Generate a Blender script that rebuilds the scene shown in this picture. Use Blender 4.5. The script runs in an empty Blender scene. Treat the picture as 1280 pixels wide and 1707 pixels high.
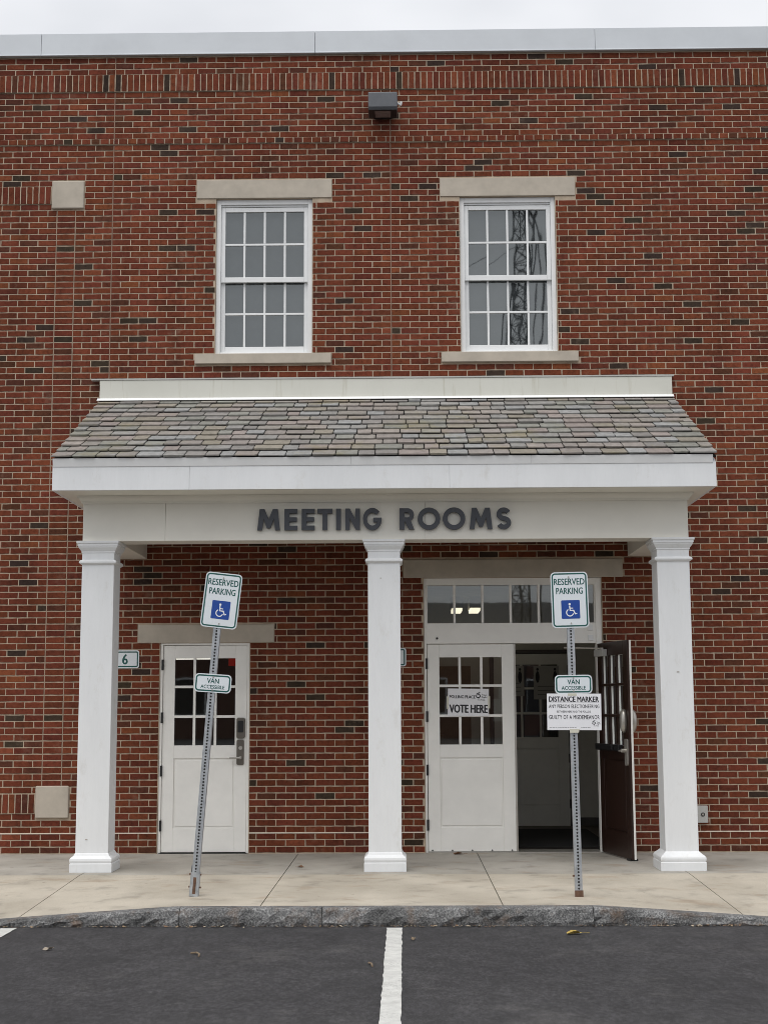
import bpy, math, random
from mathutils import Matrix, Vector
R = math.radians
random.seed(7)
sc = bpy.context.scene
COL = sc.collection

# ------------------------------------------------------------------ camera
cam_d = bpy.data.cameras.new('camera'); cam = bpy.data.objects.new('camera', cam_d); COL.objects.link(cam)
cam_d.sensor_fit = 'VERTICAL'; cam_d.sensor_height = 36.0; cam_d.sensor_width = 36.0
cam_d.lens = 50.54; cam_d.clip_start = 0.1; cam_d.clip_end = 2000
PITCH, YAW, ROLL = 0.13503, 0.01369, -0.00451
Rv = Vector((math.cos(YAW), math.sin(YAW), 0)); Fh = Vector((-math.sin(YAW), math.cos(YAW), 0))
Fv = Fh*math.cos(PITCH) + Vector((0, 0, math.sin(PITCH))); Uv = -Fh*math.sin(PITCH) + Vector((0, 0, math.cos(PITCH)))
Xc = Rv*math.cos(ROLL) + Uv*math.sin(ROLL); Yc = -Rv*math.sin(ROLL) + Uv*math.cos(ROLL)
cam.matrix_world = Matrix(((Xc.x, Yc.x, -Fv.x, 0.1192), (Xc.y, Yc.y, -Fv.y, -15.1524), (Xc.z, Yc.z, -Fv.z, 1.4898), (0, 0, 0, 1)))
sc.camera = cam

# ------------------------------------------------------------------ sky: overcast
SUN_EL, SUN_AZ = R(64), R(200)       # high behind the camera, hidden by cloud
w = bpy.data.worlds.new('World'); sc.world = w; w.use_nodes = True
nt = w.node_tree; bg = nt.nodes['Background']
sky = nt.nodes.new('ShaderNodeTexSky'); sky.sky_type = 'NISHITA'; sky.sun_disc = False
sky.sun_elevation = SUN_EL; sky.sun_rotation = SUN_AZ; sky.air_density = 1.0; sky.dust_density = 3.0
hs = nt.nodes.new('ShaderNodeHueSaturation'); hs.inputs['Saturation'].default_value = 0.15
mx = nt.nodes.new('ShaderNodeMix'); mx.data_type = 'RGBA'; mx.inputs[0].default_value = 0.82
mx.inputs[7].default_value = (7.6, 7.75, 8.1, 1)          # even cloud cover
cn = nt.nodes.new('ShaderNodeTexNoise'); cn.inputs['Scale'].default_value = 2.6; cn.inputs['Detail'].default_value = 4; cn.inputs['Roughness'].default_value = .55
ctc = nt.nodes.new('ShaderNodeTexCoord'); cmp_ = nt.nodes.new('ShaderNodeMapping'); cmp_.inputs['Scale'].default_value = (1, 1, 2.2)
crp = nt.nodes.new('ShaderNodeValToRGB'); crp.color_ramp.elements[0].position = .3; crp.color_ramp.elements[0].color = (5.9, 6.1, 6.5, 1); crp.color_ramp.elements[1].position = .72; crp.color_ramp.elements[1].color = (9.1, 9.2, 9.5, 1)
nt.links.new(ctc.outputs['Generated'], cmp_.inputs[0]); nt.links.new(cmp_.outputs[0], cn.inputs['Vector']); nt.links.new(cn.outputs['Fac'], crp.inputs[0]); nt.links.new(crp.outputs[0], mx.inputs[7])
nt.links.new(sky.outputs[0], hs.inputs['Color']); nt.links.new(hs.outputs[0], mx.inputs[6])
nt.links.new(mx.outputs[2], bg.inputs[0]); bg.inputs[1].default_value = 0.10
sl = bpy.data.lights.new('sun', 'SUN'); sl.energy = 1.5; sl.angle = R(55); sl.color = (1.0, 0.97, 0.93)
so = bpy.data.objects.new('sun', sl); COL.objects.link(so)
sd = Vector((math.sin(SUN_AZ)*math.cos(SUN_EL), math.cos(SUN_AZ)*math.cos(SUN_EL), math.sin(SUN_EL)))
so.rotation_euler = sd.to_track_quat('Z', 'Y').to_euler(); so.location = (0, -10, 30)
sc.view_settings.view_transform = 'Standard'; sc.view_settings.look = 'None'
sc.view_settings.exposure = 0.36; sc.view_settings.gamma = 1.0
sc.cycles.filter_width = 0.9; sc.cycles.use_denoising = True; sc.cycles.denoiser = 'OPENIMAGEDENOISE'; sc.cycles.denoising_prefilter = 'ACCURATE'

# ------------------------------------------------------------------ helpers
class MB:
    def __init__(s): s.v = []; s.f = []; s.t = []
    def box(s, x0, x1, y0, y1, z0, z1, tint=None):
        b = len(s.v)
        s.v += [(x0,y0,z0),(x1,y0,z0),(x1,y1,z0),(x0,y1,z0),(x0,y0,z1),(x1,y0,z1),(x1,y1,z1),(x0,y1,z1)]
        q = [(0,1,5,4),(1,2,6,5),(2,3,7,6),(3,0,4,7),(4,5,6,7),(3,2,1,0)]
        s.f += [tuple(b+i for i in k) for k in q]; s.t += [tint]*6; return s
    def quad(s, a, b_, c, d, tint=None):
        b = len(s.v); s.v += [a, b_, c, d]; s.f.append((b, b+1, b+2, b+3)); s.t.append(tint); return s
    def loft(s, rings, cap0=True, cap1=True, tint=None):
        n = len(rings[0]); b = len(s.v)
        for r in rings: s.v += list(r)
        for k in range(len(rings)-1):
            for i in range(n):
                j = (i+1) % n
                s.f.append((b+k*n+i, b+k*n+j, b+(k+1)*n+j, b+(k+1)*n+i)); s.t.append(tint)
        if cap0: s.f.append(tuple(b+i for i in reversed(range(n)))); s.t.append(tint)
        if cap1: s.f.append(tuple(b+(len(rings)-1)*n+i for i in range(n))); s.t.append(tint)
        return s
    def prism(s, pts, y0, y1, tint=None):     # outline in x,z (counter-clockwise seen from the front), front face at y0
        return s.loft([[(x, y1, z) for x, z in pts], [(x, y0, z) for x, z in pts]], tint=tint)
    def tube(s, p0, p1, r0, r1=None, n=8, tint=None):
        r1 = r0 if r1 is None else r1
        p0, p1 = Vector(p0), Vector(p1); d = (p1-p0).normalized()
        a = d.orthogonal().normalized(); c = d.cross(a)
        rings = []
        for p, r in ((p0, r0), (p1, r1)):
            rings.append([tuple(p + a*r*math.cos(2*math.pi*i/n) + c*r*math.sin(2*math.pi*i/n)) for i in range(n)])
        return s.loft(rings, tint=tint)
    def squares(s, prof, cx, cy):              # square lathe: (half width, z)
        return s.loft([[(cx-h, cy-h, z), (cx+h, cy-h, z), (cx+h, cy+h, z), (cx-h, cy+h, z)] for h, z in prof])
    def build(s, name, mat, parent=None, loc=None, rot=None, bevel=0, smooth=False, seg=2):
        me = bpy.data.meshes.new(name); me.from_pydata(s.v, [], s.f)
        if any(t is not None for t in s.t):
            at = me.color_attributes.new('tint', 'FLOAT_COLOR', 'CORNER'); data = []
            for p, t in zip(me.polygons, s.t):
                c = t or (1, 1, 1, 1); data += list(c)*p.loop_total
            at.data.foreach_set('color', data)
        me.materials.append(mat); me.update()
        if smooth: me.polygons.foreach_set('use_smooth', [True]*len(me.polygons))
        return link(name, me, parent, loc, rot, bevel, seg)
def link(name, me, parent=None, loc=None, rot=None, bevel=0, seg=2):
    o = bpy.data.objects.new(name, me); COL.objects.link(o)
    if parent: o.parent = parent
    if loc: o.location = loc
    if rot: o.rotation_euler = rot
    if bevel:
        m = o.modifiers.new('edge', 'BEVEL'); m.width = bevel; m.segments = seg; m.limit_method = 'ANGLE'; m.angle_limit = R(40)
    return o
def box(name, x0, x1, y0, y1, z0, z1, mat, parent=None, bevel=0, loc=None, rot=None):
    return MB().box(x0, x1, y0, y1, z0, z1).build(name, mat, parent, loc, rot, bevel)
def empty(name, loc=(0,0,0), rot=(0,0,0), parent=None):
    o = bpy.data.objects.new(name, None); COL.objects.link(o); o.location = loc; o.rotation_euler = rot; o.empty_display_size = .1
    if parent: o.parent = parent
    return o
def tag(o, label=None, cat=None, group=None, kind=None):
    if label: o['label'] = label
    if cat: o['category'] = cat
    if group: o['group'] = group
    if kind: o['kind'] = kind
    return o
def rrect(w, h, r, n=6, cx=0, cz=0):
    pts = []
    for qx, qz, a0 in ((1,-1,-90),(1,1,0),(-1,1,90),(-1,-1,180)):
        for k in range(n+1):
            a = R(a0+90*k/n); pts.append((cx+qx*(w/2-r)+r*math.cos(a), cz+qz*(h/2-r)+r*math.sin(a)))
    return pts
def ring_flat(outer, inner, y):
    m = MB(); n = len(outer); m.v = [(x, y, z) for x, z in outer]+[(x, y, z) for x, z in inner]
    m.f = [(i, (i+1) % n, n+(i+1) % n, n+i) for i in range(n)]; m.t = [None]*n; return m
def ribbon(pts, wd):                              # outline of a stroke with square ends
    L, Rr = [], []
    for i, (x, z) in enumerate(pts):
        a = pts[max(0, i-1)]; b = pts[min(len(pts)-1, i+1)]
        d = Vector((b[0]-a[0], b[1]-a[1])).normalized(); n = Vector((-d.y, d.x))
        k = 1.0
        if 0 < i < len(pts)-1:
            d1 = Vector((x-a[0], z-a[1])).normalized(); k = 1/max(.5, n.dot(Vector((-d1.y, d1.x))))
        L.append((x+n.x*wd/2*k, z+n.y*wd/2*k)); Rr.append((x-n.x*wd/2*k, z-n.y*wd/2*k))
    return L, Rr
def ribbon_mesh(m, pts, wd, y):
    L, Rr = ribbon(pts, wd); b = len(m.v); n = len(L)
    m.v += [(x, y, z) for x, z in Rr]+[(x, y, z) for x, z in L]
    m.f += [(b+i, b+i+1, b+n+i+1, b+n+i) for i in range(n-1)]; m.t += [None]*(n-1)
def arc(cx, cz, rx, rz, a0, a1, n=14):
    return [(cx+rx*math.cos(R(a0+(a1-a0)*i/n)), cz+rz*math.sin(R(a0+(a1-a0)*i/n))) for i in range(n+1)]
def curve_to_mesh(cu, name):
    o = bpy.data.objects.new('tmp', cu); COL.objects.link(o)
    dg = bpy.context.evaluated_depsgraph_get(); me = bpy.data.meshes.new_from_object(o.evaluated_get(dg))
    bpy.data.objects.remove(o); me.name = name; return me
def lettering(text, mat, parent, cx, cz, wd, ht, y, bold=0.0, name='lettering', spacing=1.0):
    cu = bpy.data.curves.new('t', 'FONT'); cu.body = text; cu.size = 1; cu.space_character = spacing
    cu.resolution_u = 3; cu.fill_mode = 'FRONT'
    me = curve_to_mesh(cu, name)
    xs = [v.co.x for v in me.vertices]; ys = [v.co.y for v in me.vertices]
    x0, x1, y0, y1 = min(xs), max(xs), min(ys), max(ys)
    for v in me.vertices:
        v.co = Vector((cx+((v.co.x-x0)/(x1-x0)-.5)*wd, y, cz+((v.co.y-y0)/(y1-y0)-.5)*ht))
    if bold:                            # heavier weight: the face struck again a hair to each side
        V = [v.co.copy() for v in me.vertices]; F = [tuple(p.vertices) for p in me.polygons]; d = bold*wd/(x1-x0); n = len(V)
        v2, f2 = [], []
        for k, (q, qz) in enumerate(((0, 0), (-1, 0), (1, 0), (-.5, .5), (.5, -.5))):
            v2 += [(c.x+q*d, c.y-.00006*k, c.z+qz*d) for c in V]; f2 += [tuple(i+k*n for i in p) for p in F]
        me = bpy.data.meshes.new(name); me.from_pydata(v2, [], f2)
    me.materials.clear(); me.materials.append(mat)
    return link(name, me, parent)

# ------------------------------------------------------------------ materials
def base_mat(name, rough=.6, metal=0.0):
    m = bpy.data.materials.new(name); m.use_nodes = True; n = m.node_tree
    b = n.nodes['Principled BSDF']; b.inputs['Roughness'].default_value = rough; b.inputs['Metallic'].default_value = metal
    return m, n, b
def noise(n, scale, detail=4, rough=.6, stretch=(1,1,1), obj=False):
    src = n.nodes.new('ShaderNodeTexCoord').outputs['Object'] if obj else n.nodes.new('ShaderNodeNewGeometry').outputs['Position']
    mp = n.nodes.new('ShaderNodeMapping'); mp.inputs['Scale'].default_value = stretch
    t = n.nodes.new('ShaderNodeTexNoise'); t.inputs['Scale'].default_value = scale; t.inputs['Detail'].default_value = detail; t.inputs['Roughness'].default_value = rough
    n.links.new(src, mp.inputs[0]); n.links.new(mp.outputs[0], t.inputs['Vector']); return t.outputs['Fac']
def ramp(n, fac, stops):
    r = n.nodes.new('ShaderNodeValToRGB'); n.links.new(fac, r.inputs[0])
    while len(r.color_ramp.elements) < len(stops): r.color_ramp.elements.new(.5)
    for e, (p, c) in zip(r.color_ramp.elements, stops):
        e.position = p; e.color = (c if len(c) == 4 else (*c, 1)) if not isinstance(c, float) else (c, c, c, 1)
    return r.outputs[0]
def mixc(n, a, b, fac, mode='MIX'):
    m = n.nodes.new('ShaderNodeMix'); m.data_type = 'RGBA'; m.blend_type = mode
    for sock, v in ((0, fac), (6, a), (7, b)):
        if hasattr(v, 'links'): n.links.new(v, m.inputs[sock])
        else: m.inputs[sock].default_value = v if sock == 0 else (*v, 1)
    return m.outputs[2]
def bump(n, b, h, strength, dist):
    bp = n.nodes.new('ShaderNodeBump'); bp.inputs['Strength'].default_value = strength; bp.inputs['Distance'].default_value = dist
    n.links.new(h, bp.inputs['Height']); n.links.new(bp.outputs[0], b.inputs['Normal'])
def simple(name, col, rough=.6, metal=0.0, var=.12, scale=6, bstr=0, bscale=200, bdist=.001, stretch=(1,1,1)):
    m, n, b = base_mat(name, rough, metal)
    lo = tuple(c*(1-var) for c in col); hi = tuple(min(1, c*(1+var*.6)) for c in col)
    n.links.new(ramp(n, noise(n, scale, 6, .65, stretch), [(.3, lo), (.7, hi)]), b.inputs['Base Color'])
    if bstr: bump(n, b, noise(n, bscale, 3), bstr, bdist)
    return m

def m_brick():
    m, n, b = base_mat('brick_clay', .92); b.inputs['Specular IOR Level'].default_value = .15
    at = n.nodes.new('ShaderNodeAttribute'); at.attribute_name = 'tint'
    c = mixc(n, at.outputs['Color'], ramp(n, noise(n, 26, 5, .7), [(.25, .55), (.5, 1.0), (.8, 1.25)]), 1.0, 'MULTIPLY')
    c = mixc(n, c, ramp(n, noise(n, 170, 3), [(.3, .78), (.7, 1.15)]), 1.0, 'MULTIPLY')
    wash = ramp(n, noise(n, .55, 4), [(.33, .84), (.7, 1.1)])
    c = mixc(n, c, wash, 1.0, 'MULTIPLY')
    c = mixc(n, c, ramp(n, noise(n, 1.5, 5, .65, (2.2, 1, .3)), [(.36, .78), (.5, 1.0), (.68, 1.08)]), 1.0, 'MULTIPLY')
    bloom = ramp(n, noise(n, 3.2, 6, .75), [(.58, 0.0), (.76, .25)])
    c = mixc(n, c, (.36, .27, .2), bloom)
    n.links.new(c, b.inputs['Base Color']); bump(n, b, noise(n, 120, 5, .7), .55, .004); return m
def m_slate():
    m, n, b = base_mat('slate', .7)
    at = n.nodes.new('ShaderNodeAttribute'); at.attribute_name = 'tint'
    c = mixc(n, at.outputs['Color'], ramp(n, noise(n, 22, 5, .7, (1, .3, 1)), [(.25, .68), (.55, 1.0), (.8, 1.2)]), 1.0, 'MULTIPLY')
    lich = ramp(n, noise(n, 1.6, 6, .75), [(.52, 0.0), (.72, .6)])
    c = mixc(n, c, (.22, .19, .08), lich)
    n.links.new(c, b.inputs['Base Color']); bump(n, b, noise(n, 60, 5), .5, .004); return m
def m_asphalt():
    m, n, b = base_mat('asphalt', .85)
    c = ramp(n, noise(n, .7, 5, .6, (1, .8, 1)), [(.38, (.027, .026, .028)), (.62, (.037, .036, .038))])
    c = mixc(n, c, ramp(n, noise(n, 42, 3, .7, (1, .45, 1)), [(.36, .7), (.5, 1.0), (.64, 1.4)]), 1.0, 'MULTIPLY')
    c = mixc(n, c, (.12, .115, .11), ramp(n, noise(n, 2.0, 6, .7, (.8, .8, 1)), [(.56, 0.0), (.72, .3)]))
    c = mixc(n, c, ramp(n, noise(n, 6, 5, .7, (1, .7, 1)), [(.36, .74), (.5, 1.0), (.66, 1.22)]), 1.0, 'MULTIPLY')
    c = mixc(n, c, ramp(n, noise(n, 160, 3, .7), [(.38, .6), (.52, 1.0), (.66, 1.7)]), 1.0, 'MULTIPLY')
    c = mixc(n, c, (.016, .016, .017), ramp(n, noise(n, 1.7, 5, .7, (1, .6, 1)), [(.58, 0.0), (.66, .55)]))
    n.links.new(c, b.inputs['Base Color']); bump(n, b, noise(n, 180, 4, .7), .6, .006); return m
def m_concrete(name, lo, hi):
    m, n, b = base_mat(name, .9)
    c = ramp(n, noise(n, 1.1, 4, .5, (1, .8, 1)), [(.4, lo), (.6, hi)])
    c = mixc(n, c, ramp(n, noise(n, 4.5, 4, .6, (.8, .7, 1)), [(.3, .72), (.44, .97), (.65, 1.05)]), 1.0, 'MULTIPLY')
    c = mixc(n, c, ramp(n, noise(n, 140, 2), [(.3, .86), (.7, 1.1)]), 1.0, 'MULTIPLY')
    rust = ramp(n, noise(n, 3.0, 5, .65, (.6, 1.0, 1)), [(.56, 0.0), (.68, .42)])
    c = mixc(n, c, (.26, .18, .11), rust)
    spot = ramp(n, noise(n, 11, 3, .6, (1, .7, 1)), [(.66, 0.0), (.74, .4)])
    c = mixc(n, c, (.14, .11, .085), spot)
    n.links.new(c, b.inputs['Base Color']); bump(n, b, noise(n, 90, 5), .35, .003); return m
def m_granite():
    m, n, b = base_mat('granite', .8)
    c = ramp(n, noise(n, 75, 3, .8), [(.3, (.05, .05, .055)), (.47, (.18, .18, .18)), (.68, (.48, .48, .47))])
    c = mixc(n, c, ramp(n, noise(n, 3.5, 5, .7), [(.36, .36), (.6, .9)]), 1.0, 'MULTIPLY')
    rust = ramp(n, noise(n, 5, 5, .7), [(.52, 0.0), (.7, .6)])
    c = mixc(n, c, (.17, .1, .055), rust)
    n.links.new(c, b.inputs['Base Color']); bump(n, b, noise(n, 40, 6, .8), .9, .015); return m
def m_paint():
    m, n, b = base_mat('white_paint', .5)
    c = ramp(n, noise(n, 1.4, 6, .65, (2, 2, .5)), [(.36, (.71, .725, .735)), (.64, (.755, .77, .78))])
    c = mixc(n, c, ramp(n, noise(n, 11, 5, .8, (2.5, 2.5, .35)), [(.25, .96), (.6, 1.0)]), 1.0, 'MULTIPLY')
    c = mixc(n, c, (.46, .43, .37), ramp(n, noise(n, 5.5, 6, .75, (1.3, 1.3, .6)), [(.56, 0.0), (.74, .3)]))
    n.links.new(c, b.inputs['Base Color']); return m
def m_flash():
    m, n, b = base_mat('stained_cream_paint', .55)
    c = ramp(n, noise(n, 1.0, 5), [(.3, (.56, .56, .5)), (.7, (.64, .64, .58))])
    st = ramp(n, noise(n, 5, 4, .7, (3, 1, .18)), [(.57, 0.0), (.72, .45)])
    c = mixc(n, c, (.33, .3, .2), st); n.links.new(c, b.inputs['Base Color']); return m
def m_pane(name, refl=.14, wav=.3):
    m = bpy.data.materials.new(name); m.use_nodes = True; n = m.node_tree; n.nodes.clear()
    out = n.nodes.new('ShaderNodeOutputMaterial'); tr = n.nodes.new('ShaderNodeBsdfTransparent'); gl = n.nodes.new('ShaderNodeBsdfGlossy')
    tr.inputs[0].default_value = (.82, .84, .84, 1); gl.inputs['Roughness'].default_value = .015; gl.inputs['Color'].default_value = (.95, 1, 1, 1)
    fr = n.nodes.new('ShaderNodeFresnel'); fr.inputs[0].default_value = 1.5
    ad = n.nodes.new('ShaderNodeMath'); ad.operation = 'ADD'; ad.inputs[1].default_value = refl-.04; ad.use_clamp = True
    mix = n.nodes.new('ShaderNodeMixShader')
    bp = n.nodes.new('ShaderNodeBump'); bp.inputs['Strength'].default_value = wav; bp.inputs['Distance'].default_value = .004
    n.links.new(noise(n, 3.0, 1, .4, (1.6, 1, .8)), bp.inputs['Height']); n.links.new(bp.outputs[0], gl.inputs['Normal'])
    n.links.new(fr.outputs[0], ad.inputs[0]); n.links.new(ad.outputs[0], mix.inputs[0])
    n.links.new(tr.outputs[0], mix.inputs[1]); n.links.new(gl.outputs[0], mix.inputs[2]); n.links.new(mix.outputs[0], out.inputs[0])
    return m
def m_emit(name, col, st):
    m, n, b = base_mat(name); b.inputs['Emission Color'].default_value = (*col, 1); b.inputs['Emission Strength'].default_value = st
    b.inputs['Base Color'].default_value = (*col, 1); return m
def m_galv():
    m, n, b = base_mat('galvanised_steel', .5, .55)
    n.links.new(ramp(n, noise(n, 34, 4, .7, (1, 1, .5)), [(.3, (.30, .32, .34)), (.7, (.5, .52, .54))]), b.inputs['Base Color']); return m
def m_line():
    m, n, b = base_mat('road_paint', .75)
    c = ramp(n, noise(n, 9, 6, .7), [(.3, (.46, .46, .44)), (.7, (.64, .64, .61))])
    wear = ramp(n, noise(n, 75, 4, .8), [(.56, 0.0), (.66, .85)])
    band = ramp(n, noise(n, 2.1, 3), [(.45, .15), (.62, 1.0)])
    c = mixc(n, c, (.07, .07, .07), mixc(n, wear, band, 1.0, 'MULTIPLY')); n.links.new(c, b.inputs['Base Color'])
    bump(n, b, noise(n, 180, 3), .3, .004); return m

CREAM = simple('cream_paint', (.78, .76, .69), .5, var=.05, scale=2)
BRICK, SLATE, ASPH, GRAN, PAINT, FLASH = m_brick(), m_slate(), m_asphalt(), m_granite(), m_paint(), m_flash()
MORTAR = simple('mortar', (.47, .38, .285), .95, var=.28, scale=5, bstr=.6, bscale=220, bdist=.003)
STONE = simple('cast_stone', (.47, .42, .35), .9, var=.16, scale=4, bstr=.25, bscale=260)
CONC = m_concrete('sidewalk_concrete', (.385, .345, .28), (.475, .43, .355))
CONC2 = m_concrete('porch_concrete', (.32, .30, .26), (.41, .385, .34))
DIRT = simple('joint_dirt', (.09, .075, .055), .95, var=.3)
SEAL = simple('joint_sealant', (.27, .175, .125), .8, var=.2)
COPING = simple('coping_metal', (.58, .61, .64), .45, .1, var=.06, scale=2)
TRIM = simple('window_vinyl', (.78, .79, .79), .4, var=.05)
DOORW = simple('door_paint', (.86, .85, .81), .42, var=.06, scale=3)
BROWN = simple('stained_wood', (.026, .011, .0075), .35, var=.35, scale=9, stretch=(3, 3, .3))
DARKM = simple('dark_metal', (.018, .018, .02), .4, .3)
BRONZE = simple('bronze_metal', (.16, .145, .125), .38, .7)
NICKEL = simple('nickel_metal', (.5, .48, .44), .35, .7)
LETTER = simple('letter_metal', (.062, .068, .082), .5, .1, var=.12)
PANE, PANE2 = m_pane('window_glass', .15, .09), m_pane('door_glass', .125, .06)
GALV = m_galv(); LINE = m_line()
SIGNW = simple('sign_sheeting', (.70, .745, .775), .4, var=.04)
GREEN = simple('sign_green', (.008, .085, .075), .45, var=.1)
BLUE = simple('sign_blue', (.006, .055, .30), .45, var=.1)
WHITE = simple('sign_white', (.8, .82, .84), .45, var=.03)
PAPER = simple('paper', (.80, .80, .82), .7, var=.04)
INK = simple('ink', (.012, .011, .016), .6, var=.1)
TAPE = simple('tape', (.62, .6, .5), .35, var=.05)
WALLIN = simple('interior_paint', (.58, .55, .48), .8, var=.08)
FLOORIN = simple('interior_floor', (.11, .09, .075), .6, var=.25, scale=3)
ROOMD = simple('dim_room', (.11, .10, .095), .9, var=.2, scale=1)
TANW = simple('tan_board', (.2, .13, .07), .7, var=.3)
MATK = simple('mat_rubber', (.008, .008, .008), .9, var=.2)
HOLESH = simple('hole_shade_dark', (.03, .027, .025), .7, .2, var=.3, scale=20)  # dark tone standing in for the shade inside the posts
RUST = simple('rusty_steel', (.16, .09, .06), .8, .3, var=.4, scale=30)
LAMPON = m_emit('lit_tube', (1.0, .9, .68), 1.1)
REDM = m_emit('red_lens', (.6, .02, .01), .12)
LENS = simple('lamp_lens', (.22, .18, .17), .25)
GREYP = simple('grey_box', (.45, .45, .43), .5, var=.08)
LEAFY = simple('yellow_leaf', (.42, .30, .07), .7, var=.35, scale=40)
LEAFB = simple('brown_leaf', (.17, .08, .035), .8, var=.35, scale=40)
TWIG = simple('twig_bark', (.2, .15, .1), .9, var=.3, scale=40)
MULCH = simple('mulch', (.045, .025, .02), .95, var=.5, scale=20)

# ------------------------------------------------------------------ ground
def edge_drop(x):                      # the kerb and pavement dip at both ends of the raised middle
    a = -1.62 - x if x < 0 else x - 1.55
    return 0.0 if a <= 0 else -min(.105, .062*a + .004*a*a)
def pave_z(x, y):
    t = min(1, max(0, (-y-1.9)/2.05)); return edge_drop(x)*t
ROADZ = -0.13
m = MB()
for (x0, x1, y0, y1) in ((-300, 300, -300, -4.02), (-300, 300, -4.02, 300)):
    m.quad((x0, y0, ROADZ), (x1, y0, ROADZ), (x1, y1, ROADZ), (x0, y1, ROADZ))
tag(m.build('parking_lot', ASPH), kind='structure')

sw = MB(); sw.quad((-9, -4.0, -.126), (9, -4.0, -.126), (9, .02, -.02), (-9, .02, -.02))
sidewalk = tag(sw.build('sidewalk', DIRT), kind='structure')
XJ = [-9, -6.4, -4.62, -2.82, -.985, .853, 2.66, 4.5, 6.3, 9]
def slab(x0, x1, y0, y1, mat):
    g = .004; x0 += g; x1 -= g; y0 += g*.6; y1 -= g*.6
    nx, ny = max(2, int((x1-x0)/.22)), max(2, int((y1-y0)/.3)); m = MB()
    def X(i): return x0+(x1-x0)*i/nx
    def Y(j): return y0+(y1-y0)*j/ny
    for j in range(ny+1):
        for i in range(nx+1): m.v.append((X(i), Y(j), pave_z(X(i), Y(j))))
    for j in range(ny):
        for i in range(nx):
            a = j*(nx+1)+i; m.f.append((a, a+1, a+nx+2, a+nx+1)); m.t.append(None)
    per = [(i, 0) for i in range(nx)]+[(nx, j) for j in range(ny)]+[(i, ny) for i in range(nx, 0, -1)]+[(0, j) for j in range(ny, 0, -1)]
    b = len(m.v)
    for i, j in per: m.v.append((X(i), Y(j), pave_z(X(i), Y(j))-.03))
    for k, (i, j) in enumerate(per):
        i2, j2 = per[(k+1) % len(per)]
        m.f.append((j*(nx+1)+i, b+k, b+(k+1) % len(per), j2*(nx+1)+i2)); m.t.append(None)
    m.build('slab', mat, sidewalk)
for a, b in zip(XJ[:-1], XJ[1:]):
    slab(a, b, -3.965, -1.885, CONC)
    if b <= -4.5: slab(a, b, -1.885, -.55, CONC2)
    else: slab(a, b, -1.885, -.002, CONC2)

kerb = tag(MB().quad((-9, -4.09, -.128), (9, -4.09, -.128), (9, -3.97, -.128), (-9, -3.97, -.128)).build('kerb', DIRT), kind='structure')
for k, (x0, x1) in enumerate(((-9, -6.2), (-6.2, -4.0), (-4.0, -1.575), (-1.575, -.51), (-.51, 1.515), (1.515, 3.9), (3.9, 6.4), (6.4, 9))):
    x0 += .0025; x1 -= .0025; n = max(6, int((x1-x0)/.06)); rings = []
    rnd = random.Random(k+3)
    for i in range(n+1):
        x = x0+(x1-x0)*i/n; z = edge_drop(x)*.985+.002
        j = lambda a: rnd.uniform(-a, a)
        rings.append([(x, -3.967, -.16), (x, -3.967, z), (x, -4.085+j(.004), z+j(.002)), (x, -4.105+j(.006), z-.014+j(.004)),
                      (x, -4.118+j(.014), (z-.014)*.6+ROADZ*.4+j(.01)), (x, -4.122+j(.016), (z-.014)*.25+ROADZ*.75+j(.008)), (x, -4.105+j(.012), ROADZ-.03)])
    MB().loft([list(reversed(r)) for r in rings]).build('kerb_stone', GRAN, kerb)

def pline(x0, x1, ya, yb, seedk):
    rnd = random.Random(seedk); m = MB(); n = 60
    for i in range(n+1):
        y = ya+(yb-ya)*i/n; m.v += [(x0+rnd.uniform(-.004, .004), y, ROADZ+.004), (x1+rnd.uniform(-.004, .004), y, ROADZ+.004)]
    m.f = [(2*i, 2*i+2, 2*i+3, 2*i+1) for i in range(n)]; m.t = [None]*n
    return m
for (a, b, k) in ((-.023, .09, 1), (-2.895, -2.775, 2), (2.83, 2.945, 5)):
    tag(pline(a, b, -4.2 if k != 2 else -4.18, -9.6, k).build('parking_line', LINE), kind='structure')

# ------------------------------------------------------------------ brick building
bld = empty('brick_building')
tag(bld, 'two storey red brick building with grey metal coping and stone lintels', 'building')
BW, CZ = .2032, .06773
def zb(n): return .006+(113-n)*CZ       # bottom of course n, counted down from the header band
WX0, WX1 = -6.5, 6.5
# openings and stones (x0, x1, z0, z1); stones stay bedded in the wall
WIN = [(-1.91, -.857), (.752, 1.796)]
openings = [(a, b, 5.282, 7.03) for a, b in WIN]+[(-2.447, -1.503, -.02, 2.17), (.325, 2.195, -.02, 2.84)]
stones = [(-2.125, -.645, 7.03, 7.24), (.541, 2.015, 7.03, 7.24), (-2.12, -.65, 5.17, 5.282), (.541, 2.008, 5.17, 5.282),
          (-2.683, -1.25, 2.17, 2.361), (.113, 2.421, 2.84, 3.035),
          (-3.716, -3.364, 6.925, 7.244), (-3.716, -3.369, .364, .696)]
holes = openings+stones
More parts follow.
